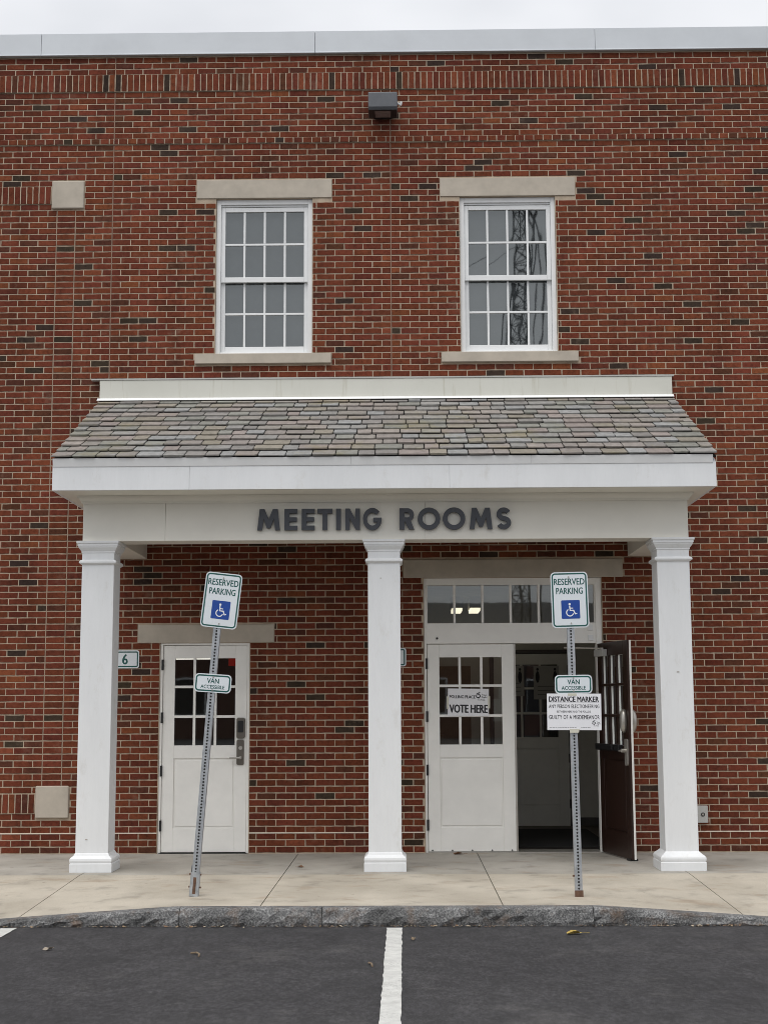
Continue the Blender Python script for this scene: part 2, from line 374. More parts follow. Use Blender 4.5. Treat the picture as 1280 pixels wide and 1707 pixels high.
# bedding wall, split into rectangles round the openings
xs = sorted({WX0, WX1}|{h[0] for h in openings}|{h[1] for h in openings}); zs = sorted({-.15, 8.9}|{h[2] for h in openings}|{h[3] for h in openings})
m = MB()
for i in range(len(xs)-1):
    for j in range(len(zs)-1):
        cx, cz = (xs[i]+xs[i+1])/2, (zs[j]+zs[j+1])/2
        if not any(h[0] < cx < h[1] and h[2] < cz < h[3] for h in openings):
            m.quad((xs[i], 0, zs[j]), (xs[i+1], 0, zs[j]), (xs[i+1], 0, zs[j+1]), (xs[i], 0, zs[j+1]))
for (a, b, c, d) in openings:           # masonry returns
    m.quad((a, 0, c), (a, 0, d), (a, .3, d), (a, .3, c)); m.quad((b, 0, d), (b, 0, c), (b, .3, c), (b, .3, d)); m.quad((a, 0, d), (b, 0, d), (b, .3, d), (a, .3, d))
wall = m.build('wall', MORTAR, bld)

rb = random.Random(21)
def brick_tint():
    r = rb.random()
    if r < .036: c = (.05, .034, .025)
    elif r < .11: c = (.10, .037, .022)
    elif r < .16: c = (.195, .058, .027)
    elif r < .34: c = (.128, .0355, .0205)
    else: c = (.158, .0425, .0225)
    k = rb.uniform(.86, 1.14); h = rb.uniform(-.06, .06)
    return (c[0]*k, c[1]*k*(1+h), c[2]*k*(1-h), 1)
def brick_geo(m, x0, x1, z0, z1, front, tint):
    L = x1-x0; H = z1-z0; j = lambda a=.0016: rb.uniform(-a, a)
    if L >= H: n1, n2 = (4 if L > .12 else 2), 1
    else: n1, n2 = 1, 4
    P = [(x0+L*i/n1, z0) for i in range(n1)]+[(x1, z0+H*i/n2) for i in range(n2)]+[(x1-L*i/n1, z1) for i in range(n1)]+[(x0, z1-H*i/n2) for i in range(n2)]
    P = [(x+j(), z+j()) for x, z in P]; cx, cz = (x0+x1)/2, (z0+z1)/2
    def ins(x, z, d): return (x+(d if x < cx else -d)*(abs(x-cx) > L*.4), z+(d if z < cz else -d)*(abs(z-cz) > H*.3))
    tl = j(.0012)
    f = [(*ins(x, z, .0025), ) for x, z in P]
    m.loft([[(x, .09, z) for x, z in P], [(x, -front+.0025, z) for x, z in P], [(x, -front+tl*(x-cx)/L*2, z) for x, z in f]], cap0=False, tint=tint)
def cut(a, b, z0, z1):                   # parts of a course left over after the openings
    segs = [(a, b)]
    for (hx0, hx1, hz0, hz1) in holes:
        if z1 <= hz0+.012 or z0 >= hz1-.012: continue
        hx0 -= .007; hx1 += .007; out = []
        for s0, s1 in segs:
            if hx1 <= s0 or hx0 >= s1: out.append((s0, s1)); continue
            if hx0 > s0: out.append((s0, hx0))
            if hx1 < s1: out.append((hx1, s1))
        segs = out
    return [s for s in segs if s[1]-s[0] > .018]
bricks = []                              # (x0, x1, z0, z1, front)
J = .0112
def course(n, a, b, pitch, off, front=.0048, nz=1):
    z0, z1 = zb(n)+J/2, zb(n-nz)-J/2
    k = math.floor((a-off)/pitch)
    while off+k*pitch < b:
        x0, x1 = max(a, off+k*pitch)+J/2, min(b, off+(k+1)*pitch)-J/2; k += 1
        if x1-x0 < .018: continue
        for s0, s1 in cut(x0, x1, z0, z1): bricks.append((s0, s1, z0, z1, front))
SEG = [(WX0, -18*BW), (-17*BW, -15*BW), (-15*BW, 0), (0, WX1)]
for n in range(-14, 114):
    fr = .0048 if n <= 110 else .011
    if -11 <= n <= -9:
        if n == -9:
            for a, b in ((WX0, -15*BW), (-15*BW, 0), (0, WX1)): course(-9, a, b, BW/3, 0, .021, 3)
        continue
    if n == 0:
        for a, b in ((WX0, -15*BW), (-15*BW, 0), (0, WX1)): course(0, a, b, BW/2, BW*.25, .019)
        continue
    off = 0 if n % 2 else BW/2
    strip = 11 < n < 104
    for a, b in SEG:
        if a == WX0 and (8 <= n <= 10 or 105 <= n <= 107):
            if n in (10, 107): course(n, a, -3.716, BW/3, 0, .017, 3)
            continue
        if a == WX0 and not strip: course(n, a, -15*BW, BW, off, fr); continue
        if a == -17*BW and not strip and not (8 <= n <= 10 or 105 <= n <= 107): continue
        course(n, a, b, BW, off, fr)
    if strip: course(n, -18*BW, -17*BW, BW, 0, .0085)
def hidden(x0, x1, z):                   # behind the porch columns, seen from the street
    c = (x0+x1)/2
    return any(abs(c-k) < .30 for k in (-2.99, -.08, 2.86)) or not -4.3 < c < 4.15 or 2.1 < c < 2.5
low = [i for i, b in enumerate(bricks) if not hidden(b[0], b[1], b[2]) and b[1]-b[0] > .085]
single = set(sorted(low, key=lambda i: (bricks[i][2], bricks[i][0]))[:300])
rest = MB()
for i, b in enumerate(bricks):
    t = brick_tint()
    if i in single: mm = MB(); brick_geo(mm, *b, t); mm.build('brick', BRICK, wall)
    else: brick_geo(rest, *b, t)
tag(rest.build('brick', BRICK, wall), kind='stuff')
# bedding of the proud courses
box('band_mortar', WX0, WX1, -.0165, -.0005, zb(-9)+.002, zb(-12)-.002, MORTAR, wall)
box('band_mortar', WX0, WX1, -.0145, -.0005, zb(0)+.002, zb(-1)-.002, MORTAR, wall)
box('band_mortar', WX0, -3.722, -.0125, -.0005, zb(10)+.002, zb(7)-.002, MORTAR, wall)
box('band_mortar', WX0, -3.722, -.0125, -.0005, zb(107)+.002, zb(104)-.002, MORTAR, wall)
for a, b in ((WX0, -2.452), (-1.498, .32), (2.2, WX1)):
    box('band_mortar', a, b, -.0065, -.0005, -.02, zb(110)-.006, MORTAR, wall)
    box('mortar_ledge', a, b, -.0135, -.0004, zb(110)-.0055, zb(110)+.0065, simple('ledge_mortar', (.68, .6, .5), .95, var=.15, scale=9), wall)
box('band_mortar', -18*BW+.004, -17*BW-.004, -.0042, -.0005, .70, 6.92, MORTAR, wall)
# sealant joints
for x, z0, z1 in ((-15*BW, .01, 8.68), (0, .01, 8.68), (-18*BW, .70, 6.92), (-17*BW, .70, 6.92)):
    box('sealant_joint', x-.005, x+.005, -.0042, .004, z0, z1, SEAL if abs(x) < 3.1 else simple('strip_mortar', (.36, .27, .2), .9, var=.2), bld)
# coping
for x0, x1 in ((WX0, -3.875), (-3.875, -.83), (-.83, 2.27), (2.27, 5.3), (5.3, WX1)):
    m = MB(); prof = [(-.045, 8.69), (-.045, 8.945), (.32, 8.965), (.32, 8.69)]
    m.loft([[(x1-.0015, y, z) for y, z in prof], [(x0+.0015, y, z) for y, z in prof]])
    m.box(x0+.0015, x1-.0015, -.052, -.045, 8.686, 8.70); m.build('coping', COPING, bld, bevel=.003)
# shell
m = MB(); m.box(WX0, WX1, .05, 14, 8.55, 8.66); m.build('roof', DARKM, bld)
m = MB(); m.box(WX0, WX0+.1, .1, 14, -.1, 8.54); m.box(WX1-.1, WX1, .1, 14, -.1, 8.54); m.box(WX0+.1, WX1-.1, 13.9, 14, -.1, 8.54)
m.build('back_wall', MORTAR, bld)

# stones
for k, (a, b, c, d) in enumerate(stones):
    if k in (2, 3):
        s = MB(); s.loft([[(x, -.045, c), (x, .02, c), (x, .1, c), (x, .1, d+.012), (x, .03, d+.008), (x, -.045, d-.004)][::-1] for x in (a, b)])
        s.build('sill', STONE, bld, bevel=.004)
    else: box('lintel' if k < 6 else 'corner_block', a, b, -.012 if k < 6 else -.03, .12, c+.002, d, STONE, bld, bevel=.004 if k < 6 else .012)

# windows
def window(x0, x1):
    z0, z1 = 5.292, 7.028
    w_ = empty('window', ((x0+x1)/2, 0, z0), parent=bld); X = (x1-x0)/2; H = z1-z0
    f = MB(); t = .05
    f.box(-X+.002, -X+t, .035, .15, 0, H); f.box(X-t, X-.002, .035, .15, 0, H); f.box(-X+t, X-t, .035, .15, H-.055, H); f.box(-X+t, X-t, .045, .15, 0, .02)
    f.box(-X+t, X-t, .055, .15, H-.075, H-.0555)
    f.build('frame', TRIM, w_, bevel=.003)
    gx = X-.096; mw = .023; pw = (2*gx-3*mw)/4
    for nm, za, zc, y in (('upper_sash', H-.13-.74, H-.13, .062), ('lower_sash', .094, .094+.735, .098)):
        s = MB(); top, bot = (.05, .058) if nm[0] == 'u' else (.03, .072)
        s.box(-X+t+.001, -gx, y, y+.035, za-bot, zc+top); s.box(gx, X-t-.001, y, y+.035, za-bot, zc+top)
        s.box(-gx, gx, y, y+.035, zc, zc+top); s.box(-gx, gx, y, y+.035, za-bot, za)
        mid = (za+zc)/2; s.box(-gx, gx, y+.006, y+.028, mid-mw/2, mid+mw/2)
        ph = (zc-za-mw)/2
        for i in range(3):
            xx = -gx+pw*(i+1)+mw*i
            s.box(xx, xx+mw, y+.006, y+.028, za, mid-mw/2); s.box(xx, xx+mw, y+.006, y+.028, mid+mw/2, zc)
        s.build(nm, TRIM, w_, bevel=.0035)
        for i in range(4):
            for q in range(2):
                xx = -gx+i*(pw+mw); zz = za+q*(ph+mw); r = random.Random(i*7+q*3+int(x0*10)+(nm[0] == 'u'))
                tx, tz = r.uniform(-.0002, .0002), r.uniform(-.0002, .0002); yy = y+.02
                MB().quad((xx, yy+tx+tz, zz), (xx+pw, yy-tx+tz, zz), (xx+pw, yy-tx-tz, zz+ph), (xx, yy+tx-tz, zz+ph)).build('pane', PANE, w_)
for a, b in WIN: window(a, b)
# dim upper room
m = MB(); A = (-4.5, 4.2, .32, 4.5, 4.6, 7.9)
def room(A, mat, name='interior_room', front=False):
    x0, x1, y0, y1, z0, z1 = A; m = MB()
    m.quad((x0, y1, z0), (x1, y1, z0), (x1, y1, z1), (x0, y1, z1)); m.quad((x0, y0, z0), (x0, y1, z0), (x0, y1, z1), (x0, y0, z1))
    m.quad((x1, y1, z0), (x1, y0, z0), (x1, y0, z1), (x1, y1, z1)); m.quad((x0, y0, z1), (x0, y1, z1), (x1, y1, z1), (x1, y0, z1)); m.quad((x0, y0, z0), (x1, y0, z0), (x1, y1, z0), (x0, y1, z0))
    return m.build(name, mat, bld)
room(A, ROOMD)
# roller shades half way down behind the upper sashes
for a, b in WIN: box('roller_shade', a+.06, b-.06, .19, .193, 5.32, 6.98, simple('shade_cloth', (.17, .18, .185), .9, var=.1), bld)
room((-6.2, -.6, .31, 12.5, -.01, 2.6), simple('back_room_paint', (.5, .46, .42), .8, var=.15, scale=1))

# doors
def leaf(parent, name, w_, h, hinge_right=False, inner=None, loc=(0,0,0), rotz=0, flip=1, mat=DOORW, glass=PANE2, hinges=True):
    """local x from the hinge edge; y = 0 outer face, + inwards"""
    s = flip
    d = MB(); st, mw = .128*w_/.915, .027; gt, gh = .135, .905; gx0, gx1 = st, w_-st
    pz1 = h-1.175; pz0 = pz1-.71; zt = h-gt; zg = zt-gh
    def skin(y0, y1, gy, sgn):
        d = MB()
        def bx(x0, x1, z0, z1, a=None, b=None):
            xa, xb = sorted((s*x0, s*x1)); d.box(xa, xb, y0 if a is None else a, y1 if b is None else b, z0, z1)
        bx(0, gx0, 0, h); bx(gx1, w_, 0, h); bx(gx0, gx1, zt, h); bx(gx0, gx1, pz1, zg); bx(gx0, gx1, 0, pz0)
        pw = (gx1-gx0-2*mw)/3; ph = (gh-2*mw)/3
        for i in (1, 2):
            xx = gx0+i*pw+(i-1)*mw; bx(xx, xx+mw, zg, zt)
            for q in range(3):
                pass
        for q in (1, 2):
            zz = zg+q*ph+(q-1)*mw
            for i in range(3): bx(gx0+i*(pw+mw), gx0+i*(pw+mw)+pw, zz, zz+mw)
        # recessed panel with a raised field
        if sgn > 0: bx(gx0, gx1, pz0, pz1, y0+.012, y1); bx(gx0+.018, gx1-.018, pz0+.018, pz1-.018, y0+.003, y0+.012)
        else: bx(gx0, gx1, pz0, pz1, y0, y1-.012); bx(gx0+.018, gx1-.018, pz0+.018, pz1-.018, y1-.012, y1-.003)
        return d, pw, ph
    dm, pw, ph = skin(0, .022, 0, 1)
    o = dm.build(name, mat, parent, loc, (0, 0, rotz), bevel=.003)
    di, _, _ = skin(.0225, .044, 0, -1); di.build('inner_face', inner or mat, o, bevel=.003)
    for i in range(3):
        for q in range(3):
            xx = gx0+i*(pw+mw); zz = zg+q*(ph+mw); xa, xb = sorted((s*xx, s*(xx+pw)))
            MB().quad((xa, .012, zz), (xb, .012, zz), (xb, .012, zz+ph), (xa, .012, zz+ph)).build('pane', glass, o)
    if hinges:
        for zz in (.27, .83, 1.38, 1.93):
            MB().tube((-.006*s, -.012, zz-.055), (-.006*s, -.012, zz+.055), .013, n=8).build('hinge', DARKM, o)
    return o, dict(zg=zg, zt=zt, pz1=pz1, gx0=gx0, gx1=gx1)
# single door
fr = MB(); fr.box(-2.445, -2.418, .012, .14, .0, 2.168); fr.box(-1.53, -1.505, .012, .14, .0, 2.168); fr.box(-2.418, -1.53, .012, .14, 2.148, 2.168)
fr.build('door_frame', DOORW, bld, bevel=.002)
box('threshold', -2.43, -1.52, .0, .25, -.01, .006, DARKM, bld)
d1, g = leaf(bld, 'door', .882, 2.132, loc=(-2.415, .028, .012))
m = MB(); m.prism(rrect(.088, .215, .02, cx=.822, cz=1.27), -.03, 0); m.build('keypad_lock', BRONZE, d1, bevel=.006)
MB().prism(rrect(.06, .12, .012, cx=.822, cz=1.285), -.033, -.028).build('keypad_screen', DARKM, d1)
MB().prism(rrect(.076, .26, .016, cx=.818, cz=1.02), -.018, 0).build('lock_plate', BRONZE, d1, bevel=.004)
MB().tube((.822, -.03, 1.065), (.822, -.0185, 1.065), .02, n=16).build('key_cylinder', NICKEL, d1)
m = MB(); m.tube((.822, -.06, .965), (.822, -.018, .965), .016, n=12); m.tube((.825, -.058, .966), (.71, -.058, .962), .010, .008, n=10); m.build('handle', NICKEL, d1)
box('red_box', -1.835, -1.755, .9, .95, 1.955, 2.04, REDM, bld)
# double door
DX0, DX1 = .327, 2.193
fr = MB(); fr.box(DX0, DX0+.024, .012, .14, 0, 2.838); fr.box(DX1-.062, DX1, .012, .14, 0, 2.838); fr.box(DX0+.024, DX1-.062, .012, .14, 2.765, 2.838)
fr.build('door_frame', DOORW, bld, bevel=.002)
tr = MB(); ZT0, ZT1 = 2.365, 2.765; tx0, tx1 = DX0+.024, DX1-.062
tr.box(tx0, tx1, .018, .12, 2.150, ZT0)
mw = .026; tp = (tx1-tx0-.03-5*mw)/6; tx = tx0+.015
tr.box(tx0, tx, .03, .08, ZT0, ZT1); tr.box(tx1-.015, tx1, .03, .08, ZT0, ZT1)
for i in range(5): tr.box(tx+(i+1)*tp+i*mw, tx+(i+1)*(tp+mw), .03, .08, ZT0, ZT1)
trn = tr.build('transom', DOORW, bld, bevel=.003)
for i in range(6):
    a = tx+i*(tp+mw); e = (-1)**i*.0004
    MB().quad((a, .055+e, ZT0), (a+tp, .055-e, ZT0), (a+tp, .055-e, ZT1), (a, .055+e, ZT1)).build('pane', PANE2, trn)
for zz in (2.31, 2.205): box('cover_plate', 2.045, 2.10, .008, .0175, zz-.03, zz+.03, TRIM, trn, bevel=.003)
MB().tube((.462, .005, 2.205), (.462, .02, 2.205), .012, n=8).build('bolt', DARKM, trn)
d2, g2 = leaf(bld, 'door', .905, 2.13, loc=(DX0+.03, .028, .012))
m = MB()
for k in range(5): m.tube((.04+k*.205, -.004, .012), (.04+k*.205, .0, .012), .008, n=8)
m.build('sweep_screw', DARKM, d2)
box('meeting_strip', .905, .925, .008, .04, 0, 2.13, NICKEL, d2)
# open leaf, hinged at the right jamb, swung past square: its brown inner face shows
ang = math.atan2(-.845, .175)
d3, g3 = leaf(bld, 'door', .875, 2.128, inner=BROWN, loc=(2.178, -.005, .012), rotz=math.pi+0, flip=1)
d3.rotation_euler = (0, 0, ang); d3.scale = (1, -1, 1)
d3['label'] = 'open door leaf, dark brown inside, swung out past square'
cl = MB(); cl.box(.05, .30, .046, .10, 1.99, 2.06); cl.build('closer_box', GREYP, d3, bevel=.004)
cl = MB(); cl.tube((.27, .085, 2.068), (-.02, .40, 2.085), .008, n=8); cl.tube((.27, .085, 2.05), (.27, .085, 2.075), .014, n=8); cl.build('closer_arm', NICKEL, d3)
pb = MB(); pb.box(.02, .70, .046, .10, 1.035, 1.10); pb.box(.10, .58, .10, .125, 1.045, 1.09); pb.build('panic_bar', DARKM, d3, bevel=.006)
MB().prism(rrect(.07, .26, .02, cx=.815, cz=1.03), .046, .062).build('lock_plate', NICKEL, d3)
m = MB(); m.tube((.80, .062, 1.045), (.80, .10, 1.045), .02, n=12); m.tube((.80, .10, 1.045), (.74, .10, 1.04), .012, n=10); m.build('handle', NICKEL, d3)
m = MB(); n = 16; m.loft([[(.775+.05*q*math.cos(2*math.pi*i/n), yy, 1.335+.115*q*math.sin(2*math.pi*i/n)) for i in range(n)] for q, yy in ((1, .046), (1, .07), (.85, .088), (.5, .095))]); m.build('escutcheon', NICKEL, d3, smooth=True)
m = MB(); m.loft([[(.80+.05*q*math.cos(2*math.pi*i/n), -yy, 1.335+.115*q*math.sin(2*math.pi*i/n)) for i in range(n)][::-1] for q, yy in ((1, .0), (1, .025), (.85, .05), (.5, .06))]); m.build('pull_grip', NICKEL, d3, smooth=True)
box('kick_stop', .76, .86, -.02, .06, -.012, .008, DARKM, d3)
box('threshold', DX0+.03, DX1-.06, -.01, .28, -.012, .010, NICKEL, bld)

# vestibule
VX0, VX1, VY0, VY1, VZ = -.3, 2.95, .31, 3.15, 2.80
room((VX0, VX1, VY0, VY1, .012, VZ), WALLIN, 'vestibule')
MB().quad((VX0, .29, .016), (VX1, .29, .016), (VX1, VY1-.01, .016), (VX0, VY1-.01, .016)).build('vestibule_floor', FLOORIN, bld)
for q in ((VX0, 1.18, VY1-.03, VY1-.012), (2.225, VX1-.01, VY1-.03, VY1-.012), (VX1-.03, VX1-.012, .35, VY1-.04)): box('baseboard', *q, .02, .12, ROOMD, bld, bevel=.003)
d4, g4 = leaf(bld, 'door', .93, 2.13, loc=(2.17, VY1-.06, .02), flip=-1, mat=simple('inner_door_paint', (.72, .70, .63), .5, var=.06))
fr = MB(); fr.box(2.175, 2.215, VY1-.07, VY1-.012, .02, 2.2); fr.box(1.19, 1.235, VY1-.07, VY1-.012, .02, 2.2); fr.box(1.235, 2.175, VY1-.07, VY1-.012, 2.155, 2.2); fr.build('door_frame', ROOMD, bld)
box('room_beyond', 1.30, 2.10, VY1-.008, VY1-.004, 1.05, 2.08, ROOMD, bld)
box('bulletin_board', -.1, .95, VY1-.03, VY1-.013, .85, 2.0, TANW, bld)
box('display_rack', .30, .62, VY1-.32, VY1-.04, .02, 1.15, TANW, bld, bevel=.01)

# ------------------------------------------------------------------ entrance porch
por = empty('entrance_porch', (0, 0, 0))
tag(por, 'white wooden entrance porch with three square columns and a slate shed roof', 'porch')
PX0, PX1 = -3.125, 2.995
EY, EZ, TZ = -2.07, 3.775, 4.757
BX0, BX1, BYF = -2.92, 2.80, -1.66
# body under the roof
prof = [(-2.035, 3.505), (-.02, 3.505), (-.02, TZ-.045), (-2.035, EZ-.05)]
m = MB(); m.loft([[(PX1-.03, y, z) for y, z in prof], [(PX0+.03, y, z) for y, z in prof]]); m.build('roof_body', PAINT, por)
# soffit
box('soffit', PX0+.004, PX1-.004, -2.03, -.02, 3.49, 3.502, CREAM, por)
# fascia boards and metal drip edge
for a, b in ((PX0, -1.855), (-1.855, .545), (.545, PX1)):
    box('fascia_board', a+.001, b-.001, -2.06, -2.036, 3.488, 3.718, PAINT, por, bevel=.002)
for a, b in ((PX0+.004, -.36), (-.36, 1.3), (1.3, PX1-.03)):
    m = MB(); pr = [(-2.066, 3.708), (-2.05, 3.708), (-2.05, EZ-.004), (-2.086, EZ+.010)]
    m.loft([[(b-.0008, y, z) for y, z in pr], [(a+.0008, y, z) for y, z in pr]]); m.build('drip_edge', TRIM, por, bevel=.002)
for xa, xb in ((PX0, PX0+.028), (PX1-.028, PX1)):   # rake boards
    pr = [(-2.035, 3.488), (-.01, 3.488), (-.01, TZ-.03), (-2.035, EZ-.035)]
    m = MB(); m.loft([[(xb, y, z) for y, z in pr], [(xa, y, z) for y, z in pr]]); m.build('rake_board', PAINT, por, bevel=.002)
# beam
for a, b in ((BX0, -2.137), (-2.137, .325), (.325, BX1)):
    box('beam_board', a+.0012, b-.0012, BYF, BYF+.03, 3.06, 3.489, CREAM, por, bevel=.002)
m = MB(); m.box(BX0+.004, BX1-.004, BYF+.031, BYF+.32, 3.064, 3.489); m.build('front_beam', CREAM, por)
m = MB(); m.box(BX0, BX0+.32, BYF+.321, -.012, 3.062, 3.489); m.build('side_beam', CREAM, por, bevel=.003)
m = MB(); m.box(BX1-.32, BX1, BYF+.321, -.012, 3.062, 3.489); m.build('side_beam', CREAM, por, bevel=.003)
cr = [(BYF-.002, 3.418), (BYF-.012, 3.42), (BYF-.018, 3.44), (BYF-.045, 3.468), (BYF-.055, 3.4885)]
def crown(pts, flip=False):
    rings = []
    for (y, z) in pts:
        e = BYF-y
        rings.append([(BX0-e, -.03, z), (BX0-e, BYF-e, z), (BX1+e, BYF-e, z), (BX1+e, -.03, z)])
    m = MB(); n = len(rings)
    for r in rings: m.v += r
    for k in range(n-1):
        for i in range(3): m.f.append((4*k+i, 4*k+i+1, 4*k+5+i, 4*k+4+i)); m.t.append(None)
    return m
crown(cr).build('crown_moulding', CREAM, por)
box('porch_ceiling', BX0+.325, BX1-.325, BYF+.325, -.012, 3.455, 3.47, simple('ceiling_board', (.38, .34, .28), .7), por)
# flashing board against the wall
box('apron_board', PX0-.005, PX1-.002, -.075, -.016, 4.772, 4.985, FLASH, por, bevel=.003)
m = MB(); pr = [(-.13, 4.752), (-.02, 4.752), (-.02, 4.785), (-.085, 4.785)]
m.loft([[(PX1+.008, y, z) for y, z in pr], [(PX0-.025, y, z) for y, z in pr]]); m.build('apron_trim', TRIM, por)
box('counter_flashing', PX0-.10, PX1+.02, -.082, -.014, 4.987, 5.002, GREYP, por)
# columns
for cx, bw in ((-2.768, .195), (-.068, .194), (2.648, .208)):
    cy = BYF+.154
    sh = MB().squares([(.152, .165), (.152, 2.965)], cx, cy).build('column', PAINT, por, bevel=.006)
    MB().squares([(bw, 0), (bw, .078), (bw-.006, .082), (bw-.002, .092), (bw, .105), (bw-.002, .122), (bw-.012, .135), (bw-.03, .148), (.156, .168), (.1525, .172)], cx, cy).build('base', PAINT, sh, bevel=.002)
    MB().squares([(.1525, 2.948), (.158, 2.952), (.158, 2.964), (.166, 2.975), (.181, 2.998), (.184, 3.006), (.184, 3.012), (.190, 3.014), (.190, 3.036), (.199, 3.04), (.199, 3.0605)], cx, cy).build('capital', PAINT, sh, bevel=.0015)
    MB().squares([(.1525, 2.836), (.162, 2.842), (.176, 2.854), (.176, 2.868), (.164, 2.88), (.1525, 2.884)], cx, cy).build('neck_ring', PAINT, sh, bevel=.001)
for x, z, w_ in ((-.10, 2.69, .010), (2.66, 1.80, .024), (-2.82, .29, .022)):
    box('paint_scuff', x-w_/2, x+w_/2, BYF-.0006, BYF+.001, z, z+.01, simple('scuff', (.42, .40, .37), .8), por, rot=None)
# roof deck and slates
th = math.atan2(TZ-EZ, -EY); SL = math.hypot(TZ-EZ, EY)
def rp(x, s, nrm): return (x, EY+s*math.cos(th)-nrm*math.sin(th), EZ+s*math.sin(th)+nrm*math.cos(th))
roof = MB().loft([[rp(x, -.0, -.02), rp(x, SL, -.02), rp(x, SL, -.002), rp(x, -.0, -.002)] for x in (PX1, PX0)]).build('roof', DARKM, por)
rs = random.Random(5); srest = MB(); NR = 12; ex = SL/NR; cnt = 0
STINT = [(.21, .195, .175), (.205, .185, .17), (.215, .21, .20), (.19, .19, .17), (.21, .19, .155), (.23, .205, .185), (.185, .175, .165), (.225, .228, .225), (.22, .19, .175)]
for r in range(NR):
    x = PX0-.012-rs.uniform(0, .08); s0 = r*ex-.02*(r == 0)
    while x < PX1+.01:
        wd = rs.choice((.14, .17, .2, .2, .23, .25, .28))*rs.uniform(.92, 1.1); x0 = max(x, PX0-.012); x1 = min(x+wd, PX1+.012)
        if PX1+.012-x1 < .07: x1 = PX1+.012
        x = x1
        if x1-x0 < .03: continue
        a, b = x0+.0045, x1-.0045; L = min(s0+ex+.04, SL); j = lambda q=.006: rs.uniform(-q, q)
        t = .013*rs.uniform(.8, 1.25); up = .0285+rs.uniform(-.003, .003); dn = s0+j(.005); nb = 4
        c = rs.uniform(.008, .024); c2 = rs.uniform(.008, .024); c = min(c, .016); low_ = [(a, dn+c)]+[(a+c+(b-a-c-c2)*i/nb, dn+j(.003)) for i in range(nb+1)]+[(b, dn+c2)]
        P = low_+[(b, L), (a, L)]
        def nr(s): return up+t-(s-s0)/(ex+.04)*(up+.0)*.85
        tw = j(.0015)
        k = rs.uniform(1.06, 1.3); cc = rs.choice(STINT); tint = (cc[0]*k, cc[1]*k, cc[2]*k, 1)
        topr = [rp(px, ps, nr(ps)+tw*(px-a)/(b-a)) for px, ps in P]; botr = [rp(px, ps, nr(ps)-t+tw*(px-a)/(b-a)) for px, ps in P]
        ins = [rp(a+(b-a)*.5+(px-(a+b)/2)*.975, ps+(.004 if ps < dn+.03 else 0), nr(ps)+.002+tw*(px-a)/(b-a)) for px, ps in P]
        tgt = MB() if cnt < 300 else srest
        tgt.loft([botr, topr, ins], tint=tint)
        if cnt < 300: tgt.build('slate', SLATE, roof)
        cnt += 1
tag(srest.build('slate', SLATE, roof), kind='stuff')
# letters
def letter_curve(splines, x, z, hgt, name):
    cu = bpy.data.curves.new('l', 'CURVE'); cu.dimensions = '2D'; cu.fill_mode = 'BOTH'; cu.extrude = .014; cu.bevel_depth = .0012; cu.bevel_resolution = 0
    for pts in splines:
        sp = cu.splines.new('POLY'); sp.points.add(len(pts)-1); sp.use_cyclic_u = True
        for p, (a, b) in zip(sp.points, pts): p.co = (a*hgt, b*hgt, 0, 1)
    me = curve_to_mesh(cu, name)
    for v in me.vertices: v.co = Vector((v.co.x+x, -v.co.z+BYF-.026, v.co.y+z))
    me.materials.clear(); me.materials.append(LETTER); return link(name, me, por)
def rib(pts, wd): L, Q = ribbon(pts, wd); return L+Q[::-1]
GL = {
 'M': [[(0,0),(.11,1),(.33,1),(.53,.5),(.73,1),(.95,1),(1.06,0),(.84,0),(.775,.56),(.61,.1),(.45,.1),(.285,.56),(.22,0)]],
 'E': [[(0,0),(0,1),(.6,1),(.6,.8),(.22,.8),(.22,.6),(.57,.6),(.57,.41),(.22,.41),(.22,.2),(.6,.2),(.6,0)]],
 'T': [[(.24,0),(.24,.79),(0,.79),(0,1),(.7,1),(.7,.79),(.46,.79),(.46,0)]],
 'I': [[(0,0),(0,1),(.22,1),(.22,0)]],
 'N': [[(0,0),(0,1),(.2,1),(.48,.46),(.48,1),(.68,1),(.68,0),(.49,0),(.2,.56),(.2,0)]],
 'O': [arc(.525,.5,.525,.525,0,360,40)[:-1], arc(.525,.5,.315,.315,0,360,40)[:-1]],
 'G': [arc(.5,.5,.525,.525,42,355,34)+[(1.02-.0,.56),(.55,.56),(.55,.37),(.78,.37)]+arc(.5,.5,.315,.315,335,42,30)],
 'R': [[(0,0),(0,1),(.34,1)]+arc(.36,.69,.31,.31,88,-60,16)+[(.68,0),(.44,0),(.25,.37),(.22,.37),(.22,0)], [(.22,.81),(.22,.56),(.35,.56)]+arc(.36,.685,.125,.125,-85,85,8)+[(.34,.81)]],
 'S': [rib(arc(.33,.705,.225,.2,25,250,16)+arc(.33,.29,.235,.2,75,-155,16)[0:], .205)],
}
for ch, z0_, in zip('MEETINGROOMS', (55, 178, 256, 327, 411, 453, 535, 698, 780, 893, 1014, 1136)):
    px = 410+z0_/2.7234; xw = -1.261+(px-430)*.005685
    sp = GL[ch]
    if ch == 'G': sp = [[(a*.83, b) for a, b in q] for q in sp]
    letter_curve(sp, xw, 3.152, .2, 'sign_letter')

